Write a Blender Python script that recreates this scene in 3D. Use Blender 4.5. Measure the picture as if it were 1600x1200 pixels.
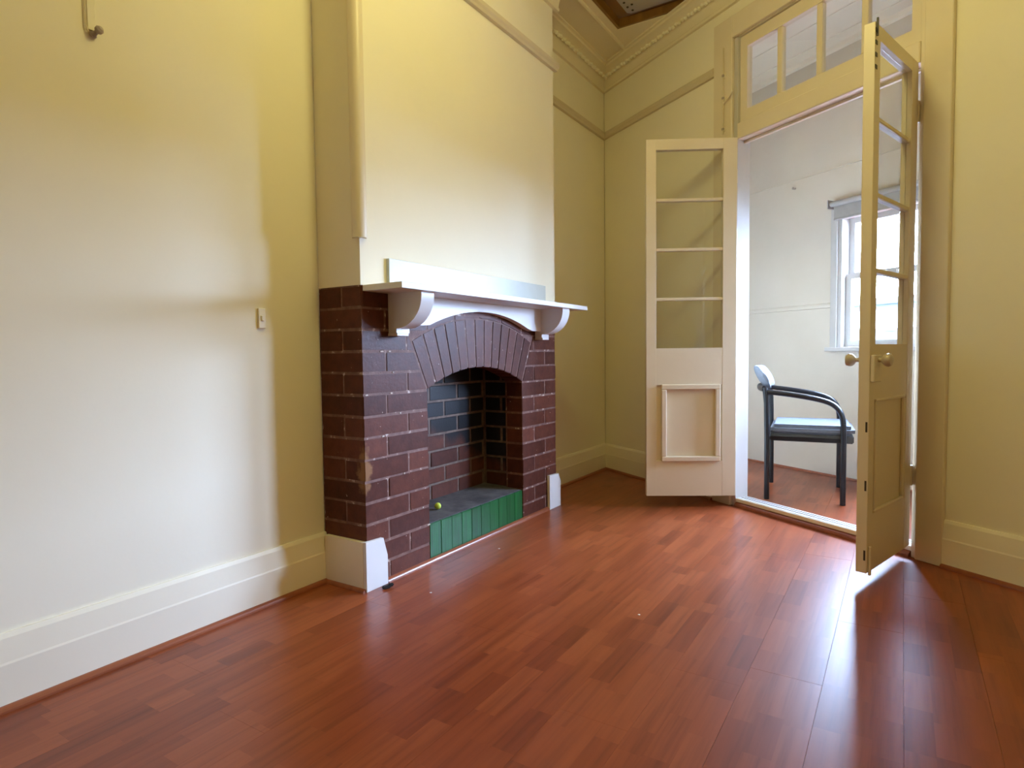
import bpy, bmesh, math, random
from mathutils import Vector, Matrix, Quaternion

scene = bpy.context.scene
for o in list(bpy.data.objects):
    bpy.data.objects.remove(o, do_unlink=True)
C = scene.collection
R = math.radians
random.seed(7)

# ------------------------------------------------------------------ geometry of the place (metres)
# left wall: X = 0.  Y runs along it, away from the camera.  The wall with the french doors is skewed:
PHI = R(32.66)                      # its direction in plan
O = Vector((0.0, 4.5825, 0.0))      # corner left wall / door wall
D = 0.239                           # projection of the chimney breast
Y0, Y1 = 1.720, 3.300               # chimney breast along the wall
CEIL = 3.10
SUN = 1.27                          # depth of the sunroom behind the door wall
WT = 0.09                           # thickness of the door wall
OS0, OS1 = 1.405, 2.447             # door opening along the door wall
HEAD = 2.165
XR, YF = 3.37, -1.7                 # right wall, wall behind the camera
SEND = 4.0                          # where the door wall ends on the right


def W(s, off, z=0.0):
    """door-wall coordinates -> world"""
    return Vector((O.x + s * math.cos(PHI) + off * math.sin(PHI),
                   O.y - s * math.sin(PHI) + off * math.cos(PHI), z))


# ------------------------------------------------------------------ camera
cam_d = bpy.data.cameras.new('camera')
cam = bpy.data.objects.new('camera', cam_d)
C.objects.link(cam)
fw = Vector((-0.53400699, 0.84407232, -0.04876936))
rt = Vector((0.84532236, 0.53413249, -0.01151532))
up = Vector((-0.01632953, 0.04737509, 0.99874368))
m = Matrix(((rt.x, up.x, -fw.x, 2.01535), (rt.y, up.y, -fw.y, 0.0), (rt.z, up.z, -fw.z, 0.93), (0, 0, 0, 1)))
cam.matrix_world = m
cam_d.sensor_fit = 'HORIZONTAL'
cam_d.sensor_width = 36.0
cam_d.lens = 36.0 * 964.39 / 1600.0
cam_d.clip_start = 0.02
scene.camera = cam

# ------------------------------------------------------------------ world and lights
world = bpy.data.worlds.new('sky')
scene.world = world
world.use_nodes = True
wn = world.node_tree
bg = wn.nodes['Background']
bg.inputs['Color'].default_value = (0.474, 0.640, 1.0, 1)
bg.inputs['Strength'].default_value = 155.0

WINDOWS = [(1.10, 2.08, 0.95, 1.90), (2.22, 2.78, 0.95, 1.90)]   # sunroom windows on the far wall (s0, s1, z0, z1)
for i, (a, b, z0, z1) in enumerate(WINDOWS):
    ld = bpy.data.lights.new('window_portal', 'AREA')
    ld.shape = 'RECTANGLE'
    ld.size, ld.size_y = b - a, z1 - z0
    ld.cycles.is_portal = True
    lo = bpy.data.objects.new('window_portal', ld)
    C.objects.link(lo)
    lo.location = W((a + b) / 2, SUN + 0.16, (z0 + z1) / 2)
    lo.rotation_euler = (R(-90), 0, -PHI)          # faces back into the room

ld = bpy.data.lights.new('room_lamp', 'POINT')
ld.energy = 36.5
ld.color = (1.0, 0.91, 0.362)
ld.shadow_soft_size = 0.14
lo = bpy.data.objects.new('room_lamp', ld)
C.objects.link(lo)
lo.location = (1.35, 1.70, 2.82)

vs = scene.view_settings
vs.view_transform = 'Standard'
vs.look = 'None'
vs.exposure = 0.0
vs.gamma = 1.0
vs.use_curve_mapping = False
cy = scene.cycles
cy.max_bounces = 14
cy.diffuse_bounces = 9
cy.glossy_bounces = 5
cy.transparent_max_bounces = 24
cy.sample_clamp_indirect = 12.0
cy.use_denoising = True
cy.caustics_reflective = False
cy.caustics_refractive = False


# ------------------------------------------------------------------ materials
def mat(name):
    mt = bpy.data.materials.new(name)
    mt.use_nodes = True
    nt = mt.node_tree
    return mt, nt, nt.nodes['Principled BSDF']


def N(nt, kind, **kw):
    n = nt.nodes.new(kind)
    for k, v in kw.items():
        setattr(n, k, v)
    return n


def ramp(nt, stops, fac=None, interp='LINEAR'):
    r = N(nt, 'ShaderNodeValToRGB')
    r.color_ramp.interpolation = interp
    el = r.color_ramp.elements
    while len(el) < len(stops):
        el.new(0.5)
    for e_, (p, c) in zip(el, stops):
        e_.position = p
        e_.color = (*c, 1) if len(c) == 3 else c
    if fac is not None:
        nt.links.new(fac, r.inputs['Fac'])
    return r


def bump(nt, b, height, strength, dist):
    n = N(nt, 'ShaderNodeBump')
    n.inputs['Strength'].default_value = strength
    n.inputs['Distance'].default_value = dist
    nt.links.new(height, n.inputs['Height'])
    nt.links.new(n.outputs['Normal'], b.inputs['Normal'])


def geo_pos(nt):
    return N(nt, 'ShaderNodeNewGeometry').outputs['Position']


def noise(nt, vec, scale, detail=3, rough=0.55):
    n = N(nt, 'ShaderNodeTexNoise')
    n.inputs['Scale'].default_value = scale
    n.inputs['Detail'].default_value = detail
    n.inputs['Roughness'].default_value = rough
    if vec is not None:
        nt.links.new(vec, n.inputs['Vector'])
    return n.outputs['Fac']


def paint(name, c1, c2, rough=0.6, scale=2.0, bumps=0.15, bscale=18, spec=0.4):
    mt, nt, b = mat(name)
    p = geo_pos(nt)
    r = ramp(nt, [(0.3, c1), (0.7, c2)], noise(nt, p, scale, 4))
    nt.links.new(r.outputs['Color'], b.inputs['Base Color'])
    b.inputs['Roughness'].default_value = rough
    b.inputs['Specular IOR Level'].default_value = spec
    bump(nt, b, noise(nt, p, bscale, 4), bumps, 0.004)
    return mt


M = {}
M['wall'] = paint('cream_wall_paint', (0.80, 0.755, 0.61), (0.84, 0.795, 0.65), 0.7, 1.3, 0.4, 7)
M['trim'] = paint('cream_gloss_paint', (0.70, 0.62, 0.48), (0.74, 0.66, 0.52), 0.38, 3, 0.12, 30)
M['rail'] = paint('beige_rail_paint', (0.60, 0.52, 0.37), (0.64, 0.56, 0.40), 0.45, 3, 0.12, 30)
M['upstand'] = paint('pale_blue_white_upstand', (0.50, 0.545, 0.53), (0.56, 0.60, 0.585), 0.35, 5, 0.1, 30)
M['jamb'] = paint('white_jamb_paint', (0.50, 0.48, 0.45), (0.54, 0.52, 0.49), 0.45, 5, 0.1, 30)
M['white'] = paint('white_gloss_paint', (0.70, 0.695, 0.68), (0.74, 0.735, 0.72), 0.35, 4, 0.1, 30)
M['skirt'] = paint('off_white_skirting_paint', (0.80, 0.75, 0.61), (0.83, 0.78, 0.64), 0.42, 3, 0.12, 20)
M['ceiling'] = paint('ceiling_paint', (0.74, 0.67, 0.50), (0.78, 0.71, 0.54), 0.8, 2, 0.2, 20)
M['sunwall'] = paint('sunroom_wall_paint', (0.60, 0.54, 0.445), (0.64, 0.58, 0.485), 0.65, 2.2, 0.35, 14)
M['sunceil'] = paint('sunroom_ceiling_paint', (0.84, 0.78, 0.66), (0.87, 0.81, 0.69), 0.6, 2, 0.1, 14)
M['black'] = paint('black_lacquer', (0.006, 0.006, 0.008), (0.010, 0.010, 0.013), 0.3, 9, 0.05, 40, 0.5)
M['rubber'] = paint('black_rubber', (0.012, 0.012, 0.014), (0.02, 0.02, 0.022), 0.6, 30, 0.2, 80)
M['pad'] = paint('blue_grey_fabric', (0.125, 0.14, 0.165), (0.145, 0.16, 0.19), 0.75, 60, 0.3, 220)
M['under'] = paint('dark_grey_board', (0.06, 0.06, 0.055), (0.08, 0.08, 0.075), 0.6, 20, 0.1, 60)
M['brass'] = paint('pale_knob_metal', (0.50, 0.43, 0.34), (0.56, 0.49, 0.39), 0.34, 30, 0.05, 60)
M['brass'].node_tree.nodes['Principled BSDF'].inputs['Metallic'].default_value = 0.15
M['steel'] = paint('grey_metal', (0.42, 0.40, 0.40), (0.48, 0.46, 0.46), 0.45, 8, 0.05, 60)
M['steel'].node_tree.nodes['Principled BSDF'].inputs['Metallic'].default_value = 0.5
M['dark'] = paint('dark_screw', (0.03, 0.025, 0.02), (0.05, 0.04, 0.03), 0.5, 30, 0.1, 60)
M['knobgrey'] = paint('grey_knob', (0.30, 0.25, 0.22), (0.38, 0.32, 0.28), 0.4, 30, 0.1, 60)
M['lime'] = paint('lime_ball', (0.52, 0.66, 0.06), (0.60, 0.72, 0.10), 0.55, 80, 0.2, 200)
M['flake'] = paint('white_flake', (0.8, 0.78, 0.72), (0.85, 0.83, 0.78), 0.7, 80, 0.2, 100)
M['chip'] = paint('pale_mortar_chip', (0.50, 0.42, 0.35), (0.60, 0.51, 0.43), 0.8, 80, 0.2, 100)
M['blind'] = paint('pale_blind_fabric', (0.36, 0.34, 0.31), (0.40, 0.38, 0.35), 0.8, 20, 0.2, 200)
M['ash'] = paint('dusty_hearth_slab', (0.045, 0.042, 0.045), (0.12, 0.11, 0.11), 0.65, 14, 0.5, 50)
M['ground'] = paint('gravel_ground', (0.27, 0.26, 0.24), (0.34, 0.33, 0.31), 0.9, 6, 0.5, 60)
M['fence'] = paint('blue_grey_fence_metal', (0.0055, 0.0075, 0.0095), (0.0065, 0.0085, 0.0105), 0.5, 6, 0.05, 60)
M['render'] = paint('white_house_render', (0.78, 0.78, 0.76), (0.82, 0.82, 0.80), 0.8, 2, 0.2, 30)
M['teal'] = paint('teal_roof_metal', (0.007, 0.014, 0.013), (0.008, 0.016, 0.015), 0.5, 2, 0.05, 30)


def make_floor():
    mt, nt, b = mat('red_brown_laminate')
    p = geo_pos(nt)
    sp = N(nt, 'ShaderNodeSeparateXYZ')
    nt.links.new(p, sp.inputs[0])

    def mth(op, a, bb=None):
        n = N(nt, 'ShaderNodeMath', operation=op)
        for i, v in enumerate((a, bb)):
            if v is None:
                continue
            if isinstance(v, (int, float)):
                n.inputs[i].default_value = v
            else:
                nt.links.new(v, n.inputs[i])
        return n.outputs[0]
    row = mth('FLOOR', mth('DIVIDE', mth('SUBTRACT', sp.outputs['X'], 1.8420), 0.19075 / 3))
    wn1 = N(nt, 'ShaderNodeTexWhiteNoise', noise_dimensions='1D')
    nt.links.new(row, wn1.inputs['W'])
    yy = mth('ADD', mth('DIVIDE', sp.outputs['Y'], 0.42), mth('MULTIPLY', wn1.outputs['Value'], 7.0))
    # uneven strip lengths
    nz1 = N(nt, 'ShaderNodeTexWhiteNoise', noise_dimensions='2D')
    col = mth('FLOOR', yy)
    cb = N(nt, 'ShaderNodeCombineXYZ')
    nt.links.new(row, cb.inputs[0])
    nt.links.new(col, cb.inputs[1])
    nt.links.new(cb.outputs[0], nz1.inputs['Vector'])
    split = mth('GREATER_THAN', mth('FRACT', yy), mth('ADD', mth('MULTIPLY', nz1.outputs['Value'], 0.5), 0.35))
    cb2 = N(nt, 'ShaderNodeCombineXYZ')
    nt.links.new(row, cb2.inputs[0])
    nt.links.new(col, cb2.inputs[1])
    nt.links.new(split, cb2.inputs[2])
    wn2 = N(nt, 'ShaderNodeTexWhiteNoise', noise_dimensions='3D')
    nt.links.new(cb2.outputs[0], wn2.inputs['Vector'])
    base = ramp(nt, [(0.0, (0.185, 0.040, 0.013)), (0.18, (0.225, 0.050, 0.016)), (0.6, (0.250, 0.058, 0.018)), (1.0, (0.280, 0.069, 0.022))],
                wn2.outputs['Value'])
    # long grain
    mp = N(nt, 'ShaderNodeVectorMath', operation='MULTIPLY')
    nt.links.new(p, mp.inputs[0])
    mp.inputs[1].default_value = (40, 1.8, 1)
    ad = N(nt, 'ShaderNodeVectorMath', operation='ADD')
    nt.links.new(mp.outputs[0], ad.inputs[0])
    nt.links.new(wn2.outputs['Color'], ad.inputs[1])
    g = ramp(nt, [(0.28, (0.68, 0.63, 0.61)), (0.5, (1, 1, 1)), (0.72, (1.16, 1.18, 1.16))], noise(nt, ad.outputs[0], 1.0, 3, 0.6))
    mx = N(nt, 'ShaderNodeMix', data_type='RGBA', blend_type='MULTIPLY')
    mx.inputs['Factor'].default_value = 0.9
    nt.links.new(base.outputs['Color'], mx.inputs[6])
    nt.links.new(g.outputs['Color'], mx.inputs[7])
    nt.links.new(mx.outputs[2], b.inputs['Base Color'])
    rr = ramp(nt, [(0.3, (0.295, 0.295, 0.295)), (0.7, (0.33, 0.33, 0.33))], noise(nt, p, 3, 4))
    nt.links.new(rr.outputs['Color'], b.inputs['Roughness'])
    b.inputs['Specular IOR Level'].default_value = 0.36
    return mt


def wood_simple(name, c1, c2, rough=0.35, stretch=(30, 2, 30)):
    mt, nt, b = mat(name)
    p = geo_pos(nt)
    mp = N(nt, 'ShaderNodeVectorMath', operation='MULTIPLY')
    nt.links.new(p, mp.inputs[0])
    mp.inputs[1].default_value = stretch
    r = ramp(nt, [(0.3, c1), (0.7, c2)], noise(nt, mp.outputs[0], 1.0, 5))
    nt.links.new(r.outputs['Color'], b.inputs['Base Color'])
    b.inputs['Roughness'].default_value = rough
    return mt


def make_brick(name, sooty=False):
    mt, nt, b = mat(name)
    p = geo_pos(nt)
    oi = N(nt, 'ShaderNodeObjectInfo')
    base = ramp(nt, [(0.0, (0.074, 0.024, 0.016)), (0.5, (0.096, 0.031, 0.020)), (1.0, (0.122, 0.040, 0.025))], oi.outputs['Random'])
    r = ramp(nt, [(0.25, (0.75, 0.75, 0.78)), (0.75, (1.2, 1.15, 1.1))], noise(nt, p, 26, 5))
    mx = N(nt, 'ShaderNodeMix', data_type='RGBA', blend_type='MULTIPLY')
    mx.inputs['Factor'].default_value = 1.0
    nt.links.new(base.outputs['Color'], mx.inputs[6])
    nt.links.new(r.outputs['Color'], mx.inputs[7])
    out = mx.outputs[2]
    if not sooty:
        # chips of pale mortar and paint
        ch = ramp(nt, [(0.735, (0, 0, 0)), (0.76, (1, 1, 1))], noise(nt, p, 55, 2))
        mc = N(nt, 'ShaderNodeMix', data_type='RGBA')
        nt.links.new(ch.outputs['Color'], mc.inputs[0])
        nt.links.new(out, mc.inputs[6])
        mc.inputs[7].default_value = (0.50, 0.36, 0.30, 1)
        out = mc.outputs[2]
        # bare, worn arris low on the near corner
        ds = N(nt, 'ShaderNodeVectorMath', operation='DISTANCE')
        sc = N(nt, 'ShaderNodeVectorMath', operation='MULTIPLY')
        nt.links.new(p, sc.inputs[0])
        sc.inputs[1].default_value = (1, 1, 0.42)
        nt.links.new(sc.outputs[0], ds.inputs[0])
        ds.inputs[1].default_value = (D, Y0, 0.475 * 0.42)
        wv = N(nt, 'ShaderNodeMath', operation='MULTIPLY_ADD')
        nt.links.new(noise(nt, p, 34, 3), wv.inputs[0])
        wv.inputs[1].default_value = 0.06
        nt.links.new(ds.outputs['Value'], wv.inputs[2])
        wr_ = ramp(nt, [(0.056, (1, 1, 1)), (0.072, (0, 0, 0))], wv.outputs[0])
        mw_ = N(nt, 'ShaderNodeMix', data_type='RGBA')
        nt.links.new(wr_.outputs['Color'], mw_.inputs[0])
        nt.links.new(out, mw_.inputs[6])
        mw_.inputs[7].default_value = (0.24, 0.12, 0.055, 1)
        out = mw_.outputs[2]
        b.inputs['Roughness'].default_value = 0.40
        b.inputs['Specular IOR Level'].default_value = 0.13
    else:
        # soot stain with its own ragged outline: higher bricks, and the far end of the back wall
        sp = N(nt, 'ShaderNodeSeparateXYZ')
        nt.links.new(p, sp.inputs[0])
        nn = noise(nt, p, 7, 4)
        a = N(nt, 'ShaderNodeMath', operation='MULTIPLY_ADD')
        nt.links.new(sp.outputs['Y'], a.inputs[0])
        a.inputs[1].default_value = 0.55
        a.inputs[2].default_value = -1.62
        s1 = N(nt, 'ShaderNodeMath', operation='ADD')
        nt.links.new(a.outputs[0], s1.inputs[0])
        nt.links.new(sp.outputs['Z'], s1.inputs[1])
        s2 = N(nt, 'ShaderNodeMath', operation='MULTIPLY_ADD')
        nt.links.new(nn, s2.inputs[0])
        s2.inputs[1].default_value = 0.28
        nt.links.new(s1.outputs[0], s2.inputs[2])
        k = ramp(nt, [(0.40, (0, 0, 0)), (0.48, (1, 1, 1))], s2.outputs[0])
        mc = N(nt, 'ShaderNodeMix', data_type='RGBA')
        nt.links.new(k.outputs['Color'], mc.inputs[0])
        nt.links.new(out, mc.inputs[6])
        mc.inputs[7].default_value = (0.012, 0.012, 0.014, 1)
        out = mc.outputs[2]
        b.inputs['Roughness'].default_value = 0.38
        b.inputs['Specular IOR Level'].default_value = 0.3
    nt.links.new(out, b.inputs['Base Color'])
    bump(nt, b, noise(nt, p, 90, 4), 0.35, 0.002)
    return mt


def make_mortar(name, c1, c2, chips):
    mt, nt, b = mat(name)
    p = geo_pos(nt)
    r = ramp(nt, [(0.3, c1), (0.62, c2), (0.70, chips)], noise(nt, p, 30, 3))
    nt.links.new(r.outputs['Color'], b.inputs['Base Color'])
    b.inputs['Roughness'].default_value = 0.7
    bump(nt, b, noise(nt, p, 120, 3), 0.4, 0.002)
    return mt


def make_tile():
    mt, nt, b = mat('green_glazed_tile')
    p = geo_pos(nt)
    oi = N(nt, 'ShaderNodeObjectInfo')
    mp = N(nt, 'ShaderNodeVectorMath', operation='MULTIPLY')
    nt.links.new(p, mp.inputs[0])
    mp.inputs[1].default_value = (60, 90, 4)
    base = ramp(nt, [(0.0, (0.008, 0.085, 0.022)), (1.0, (0.016, 0.125, 0.034))], oi.outputs['Random'])
    r = ramp(nt, [(0.3, (0.5, 0.55, 0.5)), (0.6, (1.0, 1.0, 1.0)), (0.8, (1.7, 1.5, 1.4))], noise(nt, mp.outputs[0], 1.0, 4))
    mx = N(nt, 'ShaderNodeMix', data_type='RGBA', blend_type='MULTIPLY')
    mx.inputs['Factor'].default_value = 1.0
    nt.links.new(base.outputs['Color'], mx.inputs[6])
    nt.links.new(r.outputs['Color'], mx.inputs[7])
    nt.links.new(mx.outputs[2], b.inputs['Base Color'])
    b.inputs['Roughness'].default_value = 0.28
    b.inputs['Specular IOR Level'].default_value = 0.3
    return mt


def make_glass():
    mt, nt, b = mat('window_glass')
    out = nt.nodes['Material Output']
    tr = N(nt, 'ShaderNodeBsdfTransparent')
    tr.inputs['Color'].default_value = (0.97, 0.98, 0.975, 1)
    gl = N(nt, 'ShaderNodeBsdfGlossy')
    gl.inputs['Roughness'].default_value = 0.02
    lw = N(nt, 'ShaderNodeLayerWeight')          # symmetric for both faces of the pane
    lw.inputs['Blend'].default_value = 0.5
    pw = N(nt, 'ShaderNodeMath', operation='POWER')
    nt.links.new(lw.outputs['Facing'], pw.inputs[0])
    pw.inputs[1].default_value = 5.0
    fr = N(nt, 'ShaderNodeMath', operation='MULTIPLY_ADD')
    nt.links.new(pw.outputs[0], fr.inputs[0])
    fr.inputs[1].default_value = 0.75
    fr.inputs[2].default_value = 0.03
    mx = N(nt, 'ShaderNodeMixShader')
    nt.links.new(fr.outputs[0], mx.inputs[0])
    nt.links.new(tr.outputs[0], mx.inputs[1])
    nt.links.new(gl.outputs[0], mx.inputs[2])
    nt.links.new(mx.outputs[0], out.inputs['Surface'])
    return mt


M['floor'] = make_floor()
M['bead'] = wood_simple('red_brown_beading', (0.22, 0.060, 0.026), (0.30, 0.090, 0.040), 0.3)
M['brownboard'] = wood_simple('varnished_brown_board', (0.17, 0.075, 0.012), (0.27, 0.125, 0.022), 0.4, (14, 3, 3))
M['brick'] = make_brick('painted_red_brown_brick')
M['sootbrick'] = make_brick('sooty_firebox_brick', True)
M['mortar'] = make_mortar('red_brown_mortar', (0.12, 0.048, 0.034), (0.20, 0.10, 0.072), (0.55, 0.43, 0.36))
M['sootmortar'] = make_mortar('pale_firebox_mortar', (0.10, 0.062, 0.045), (0.17, 0.115, 0.085), (0.20, 0.14, 0.10))
M['tile'] = make_tile()
M['glass'] = make_glass()


# ------------------------------------------------------------------ mesh helpers
class MB:
    def __init__(self):
        self.bm = bmesh.new()

    def box(self, x0, x1, y0, y1, z0, z1):
        v = [self.bm.verts.new(p) for p in ((x0, y0, z0), (x1, y0, z0), (x1, y1, z0), (x0, y1, z0),
                                            (x0, y0, z1), (x1, y0, z1), (x1, y1, z1), (x0, y1, z1))]
        for f in ((3, 2, 1, 0), (4, 5, 6, 7), (0, 1, 5, 4), (1, 2, 6, 5), (2, 3, 7, 6), (3, 0, 4, 7)):
            self.bm.faces.new([v[i] for i in f])
        return self

    def prism(self, poly, a, b, axis='x'):
        """poly: 2-D outline in the two other axes, extruded along axis from a to b"""
        def P(u, w, t):
            return {'x': (t, u, w), 'y': (u, t, w), 'z': (u, w, t)}[axis]
        A = [self.bm.verts.new(P(u, w, a)) for u, w in poly]
        B = [self.bm.verts.new(P(u, w, b)) for u, w in poly]
        n = len(poly)
        self.bm.faces.new(A)
        self.bm.faces.new(B[::-1])
        for i in range(n):
            self.bm.faces.new([A[i], B[i], B[(i + 1) % n], A[(i + 1) % n]])
        return self

    def sweep(self, path, prof, closed=False):
        """prof(k) -> list of (u, w) offsets in the frame normal to the path"""
        pts = [Vector(p) for p in path]
        rings = []
        n = len(pts)
        ref = None
        for i, p in enumerate(pts):
            t = (pts[min(i + 1, n - 1)] - pts[max(i - 1, 0)]).normalized()
            if ref is None:
                ref = Vector((0, 1, 0)) if abs(t.y) < 0.9 else Vector((1, 0, 0))
            u = (ref - t * ref.dot(t)).normalized()
            w = t.cross(u)
            ref = u
            rings.append([self.bm.verts.new(p + u * a + w * b) for a, b in prof(i / (n - 1))])
        k = len(rings[0])
        for i in range(n - 1):
            for j in range(k):
                self.bm.faces.new([rings[i][j], rings[i][(j + 1) % k], rings[i + 1][(j + 1) % k], rings[i + 1][j]])
        self.bm.faces.new(rings[0][::-1])
        self.bm.faces.new(rings[-1])
        return self

    def tube(self, path, rx, ry=None, seg=10):
        ry = ry or rx
        c = [(rx * math.cos(2 * math.pi * j / seg), ry * math.sin(2 * math.pi * j / seg)) for j in range(seg)]
        return self.sweep(path, lambda t: c)

    def lathe(self, prof, seg=20, mtx=None):
        """prof: (radius, height) along local z"""
        rings = []
        for r, h in prof:
            rings.append([self.bm.verts.new((r * math.cos(2 * math.pi * j / seg), r * math.sin(2 * math.pi * j / seg), h)) for j in range(seg)])
        for a, b in zip(rings, rings[1:]):
            for j in range(seg):
                self.bm.faces.new([a[j], a[(j + 1) % seg], b[(j + 1) % seg], b[j]])
        self.bm.faces.new(rings[0][::-1])
        self.bm.faces.new(rings[-1])
        if mtx is not None:
            vs_ = [v for r in rings for v in r]
            bmesh.ops.transform(self.bm, matrix=mtx, verts=vs_)
        return self

    def bevel(self, w, seg=1):
        bmesh.ops.bevel(self.bm, geom=list(self.bm.edges), offset=w, segments=seg, affect='EDGES', clamp_overlap=True)
        return self

    def build(self, name, material, parent=None, smooth=False, frame=None):
        bmesh.ops.recalc_face_normals(self.bm, faces=list(self.bm.faces))
        me = bpy.data.meshes.new(name)
        self.bm.to_mesh(me)
        self.bm.free()
        me.materials.append(material)
        if smooth:
            me.polygons.foreach_set('use_smooth', [True] * len(me.polygons))
            try:
                me.set_sharp_from_angle(angle=R(40))
            except Exception:
                pass
        o = bpy.data.objects.new(name, me)
        C.objects.link(o)
        if parent is not None:
            o.parent = parent
        if frame == 'door':
            o.location = O
            o.rotation_euler = (0, 0, -PHI)
        return o


def tag(o, label, cat=None, group=None, kind=None):
    o['label'] = label
    if cat:
        o['category'] = cat
    if group:
        o['group'] = group
    if kind:
        o['kind'] = kind
    return o


def struct(o, label, cat):
    return tag(o, label, cat, kind='structure')


def empty(name, loc=(0, 0, 0), rz=0.0):
    o = bpy.data.objects.new(name, None)
    o.empty_display_size = 0.1
    C.objects.link(o)
    o.location = loc
    o.rotation_euler = (0, 0, rz)
    return o


def door_empty(name):
    return empty(name, O, -PHI)


# ------------------------------------------------------------------ floor: base slab and laminate planks
fl = MB().box(-1.0, 4.6, -1.9, 7.2, -0.10, -0.012).build('floor', M['mortar'])
struct(fl, 'glossy red-brown laminate floor of long planks', 'floor')
PW = 0.19075
rows = range(-16, 15)
for r_ in rows:
    x0 = 1.842 + r_ * PW
    off = random.random() * 1.2
    k = -2
    while True:
        ya = -2.0 + (k + 1) * 1.2 + off - 1.2
        yb = ya + 1.2
        k += 1
        if ya > 7.0:
            break
        cxm, cym = x0 + PW / 2, (ya + yb) / 2
        # keep planks of the room and of the sunroom behind the door wall
        vx, vy = cxm - O.x, cym - O.y
        s_ = vx * math.cos(PHI) - vy * math.sin(PHI)
        of = vx * math.sin(PHI) + vy * math.cos(PHI)
        inroom = of < 0.3 and -0.2 < cxm < XR + 0.1 and cym > YF - 0.6
        insun = -0.3 < of < SUN + 0.4 and -0.7 < s_ < 4.4
        if not (inroom or insun):
            continue
        if cxm < D - 0.05 and ya > Y0 and yb < Y1:
            continue
        b = MB().box(x0 + 0.0002, x0 + PW - 0.0002, ya + 0.0002, yb - 0.0002, -0.0118, 0.0)
        top = [e_ for e_ in b.bm.edges if all(v.co.z > -0.001 for v in e_.verts)]
        if r_ in (-1, 0, 1):
            bmesh.ops.bevel(b.bm, geom=top, offset=0.0004, segments=1, affect='EDGES')
        b.build('plank', M['floor'], fl)

# ------------------------------------------------------------------ walls
wl = MB().box(-0.12, 0, YF, Y0 - 0.002, 0, CEIL).build('wall_left', M['wall'])
struct(wl, 'cream plastered wall on the left, in front of the fireplace', 'wall')
wl = MB().box(-0.12, 0, Y1 + 0.002, O.y + 0.05, 0, CEIL).build('wall_alcove', M['wall'])
struct(wl, 'cream plastered wall in the far alcove beside the fireplace', 'wall')
wl = MB().box(-0.26, -0.14, Y0 - 0.1, Y1 + 0.1, 0, CEIL).build('wall_chimney_back', M['wall'])
struct(wl, 'masonry behind the fireplace, hidden from view', 'wall')

ws0 = -0.30
wb = MB()
wb.box(0.0, OS0 - 0.03, 0, WT, 0, CEIL)
wb.box(OS1 + 0.03, SEND + 0.3, 0, WT, 0, CEIL)
wb.box(OS0 - 0.03, OS1 + 0.03, 0, WT, 2.755, CEIL)
wb = wb.build('wall_back', M['wall'], frame='door')
struct(wb, 'cream skewed wall that holds the french doors', 'wall')
pe = W(SEND, 0)
wr = MB().box(pe.x, pe.x + 0.12, YF - 0.12, pe.y + 0.1, 0, CEIL).build('wall_right', M['wall'])
struct(wr, 'cream wall closing the room on the right, out of view', 'wall')
wf = MB().box(-0.12, pe.x + 0.12, YF - 0.12, YF, 0, CEIL).build('wall_front', M['wall'])
struct(wf, 'cream wall behind the viewpoint', 'wall')

# ceiling with a square hole
HX0, HX1, HY0, HY1 = 0.36, 0.88, 2.95, 4.00
def clip(poly, px, pz, nx, nz):
    """keep the side where (p - P).n >= 0"""
    out = []
    for i in range(len(poly)):
        a, b = poly[i], poly[(i + 1) % len(poly)]
        da = (a[0] - px) * nx + (a[1] - pz) * nz
        db = (b[0] - px) * nx + (b[1] - pz) * nz
        if da >= 0:
            out.append(a)
        if (da >= 0) != (db >= 0):
            t = da / (da - db)
            out.append((a[0] + (b[0] - a[0]) * t, a[1] + (b[1] - a[1]) * t))
    return out


ce = MB()
for (xa, xb, y_a, y_b) in ((-0.14, HX0, YF, 5.0), (HX1, 3.6, YF, 5.0), (HX0, HX1, YF, HY0), (HX0, HX1, HY1, 5.0)):
    pw_ = W(0, WT * 0.5)
    ce.prism(clip([(xa, y_a), (xb, y_a), (xb, y_b), (xa, y_b)], pw_.x, pw_.y, -math.sin(PHI), -math.cos(PHI)), CEIL, CEIL + 0.06, 'z')
ce = ce.build('ceiling', M['ceiling'])
struct(ce, 'cream plaster ceiling with a square opening near the corner', 'ceiling')
hatch = empty('ceiling_hatch', (0, 0, CEIL))
tag(hatch, 'brown timber hatch with a grey metal plate in the ceiling', 'hatch')
MB().box(HX0 - 0.05, HX1 + 0.05, HY0 - 0.05, HY1 + 0.05, 0.062, 0.085).build('board', M['brownboard'], hatch)
for (a, b, c, d_) in ((HX0, HX0 + 0.018, HY0, HY1), (HX1 - 0.018, HX1, HY0, HY1), (HX0 + 0.018, HX1 - 0.018, HY1 - 0.018, HY1), (HX0 + 0.018, HX1 - 0.018, HY0, HY0 + 0.018)):
    MB().box(a, b, c, d_, 0.004, 0.06).build('lining_board', M['brownboard'], hatch)
pl = MB().prism([(0.475, 3.945), (0.80, 3.945), (0.80, 3.10), (0.455, 3.10), (0.455, 3.925)], 0.048, 0.061, 'z').build('metal_plate', M['steel'], hatch)
for (a, b) in ((0.50, 3.91), (0.52, 3.845), (0.485, 3.80), (0.485, 3.86)):
    MB().lathe([(0.008, 0.0445), (0.008, 0.048)], 8, Matrix.Translation((a, b, 0))).build('screw', M['dark'], pl)

# chimney breast (plaster above the brickwork)
cb_ = MB().box(0, D, Y0, Y1, 1.2045, CEIL)
cb_ = cb_.build('wall_chimney', M['wall'])
struct(cb_, 'cream plastered chimney breast above the brick fireplace', 'wall')

# ------------------------------------------------------------------ skirting, beading, rails, cornice
SK = [(0, 0), (0.022, 0), (0.022, 0.122), (0.020, 0.128), (0.013, 0.190), (0.007, 0.203), (0, 0.203)]


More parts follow.
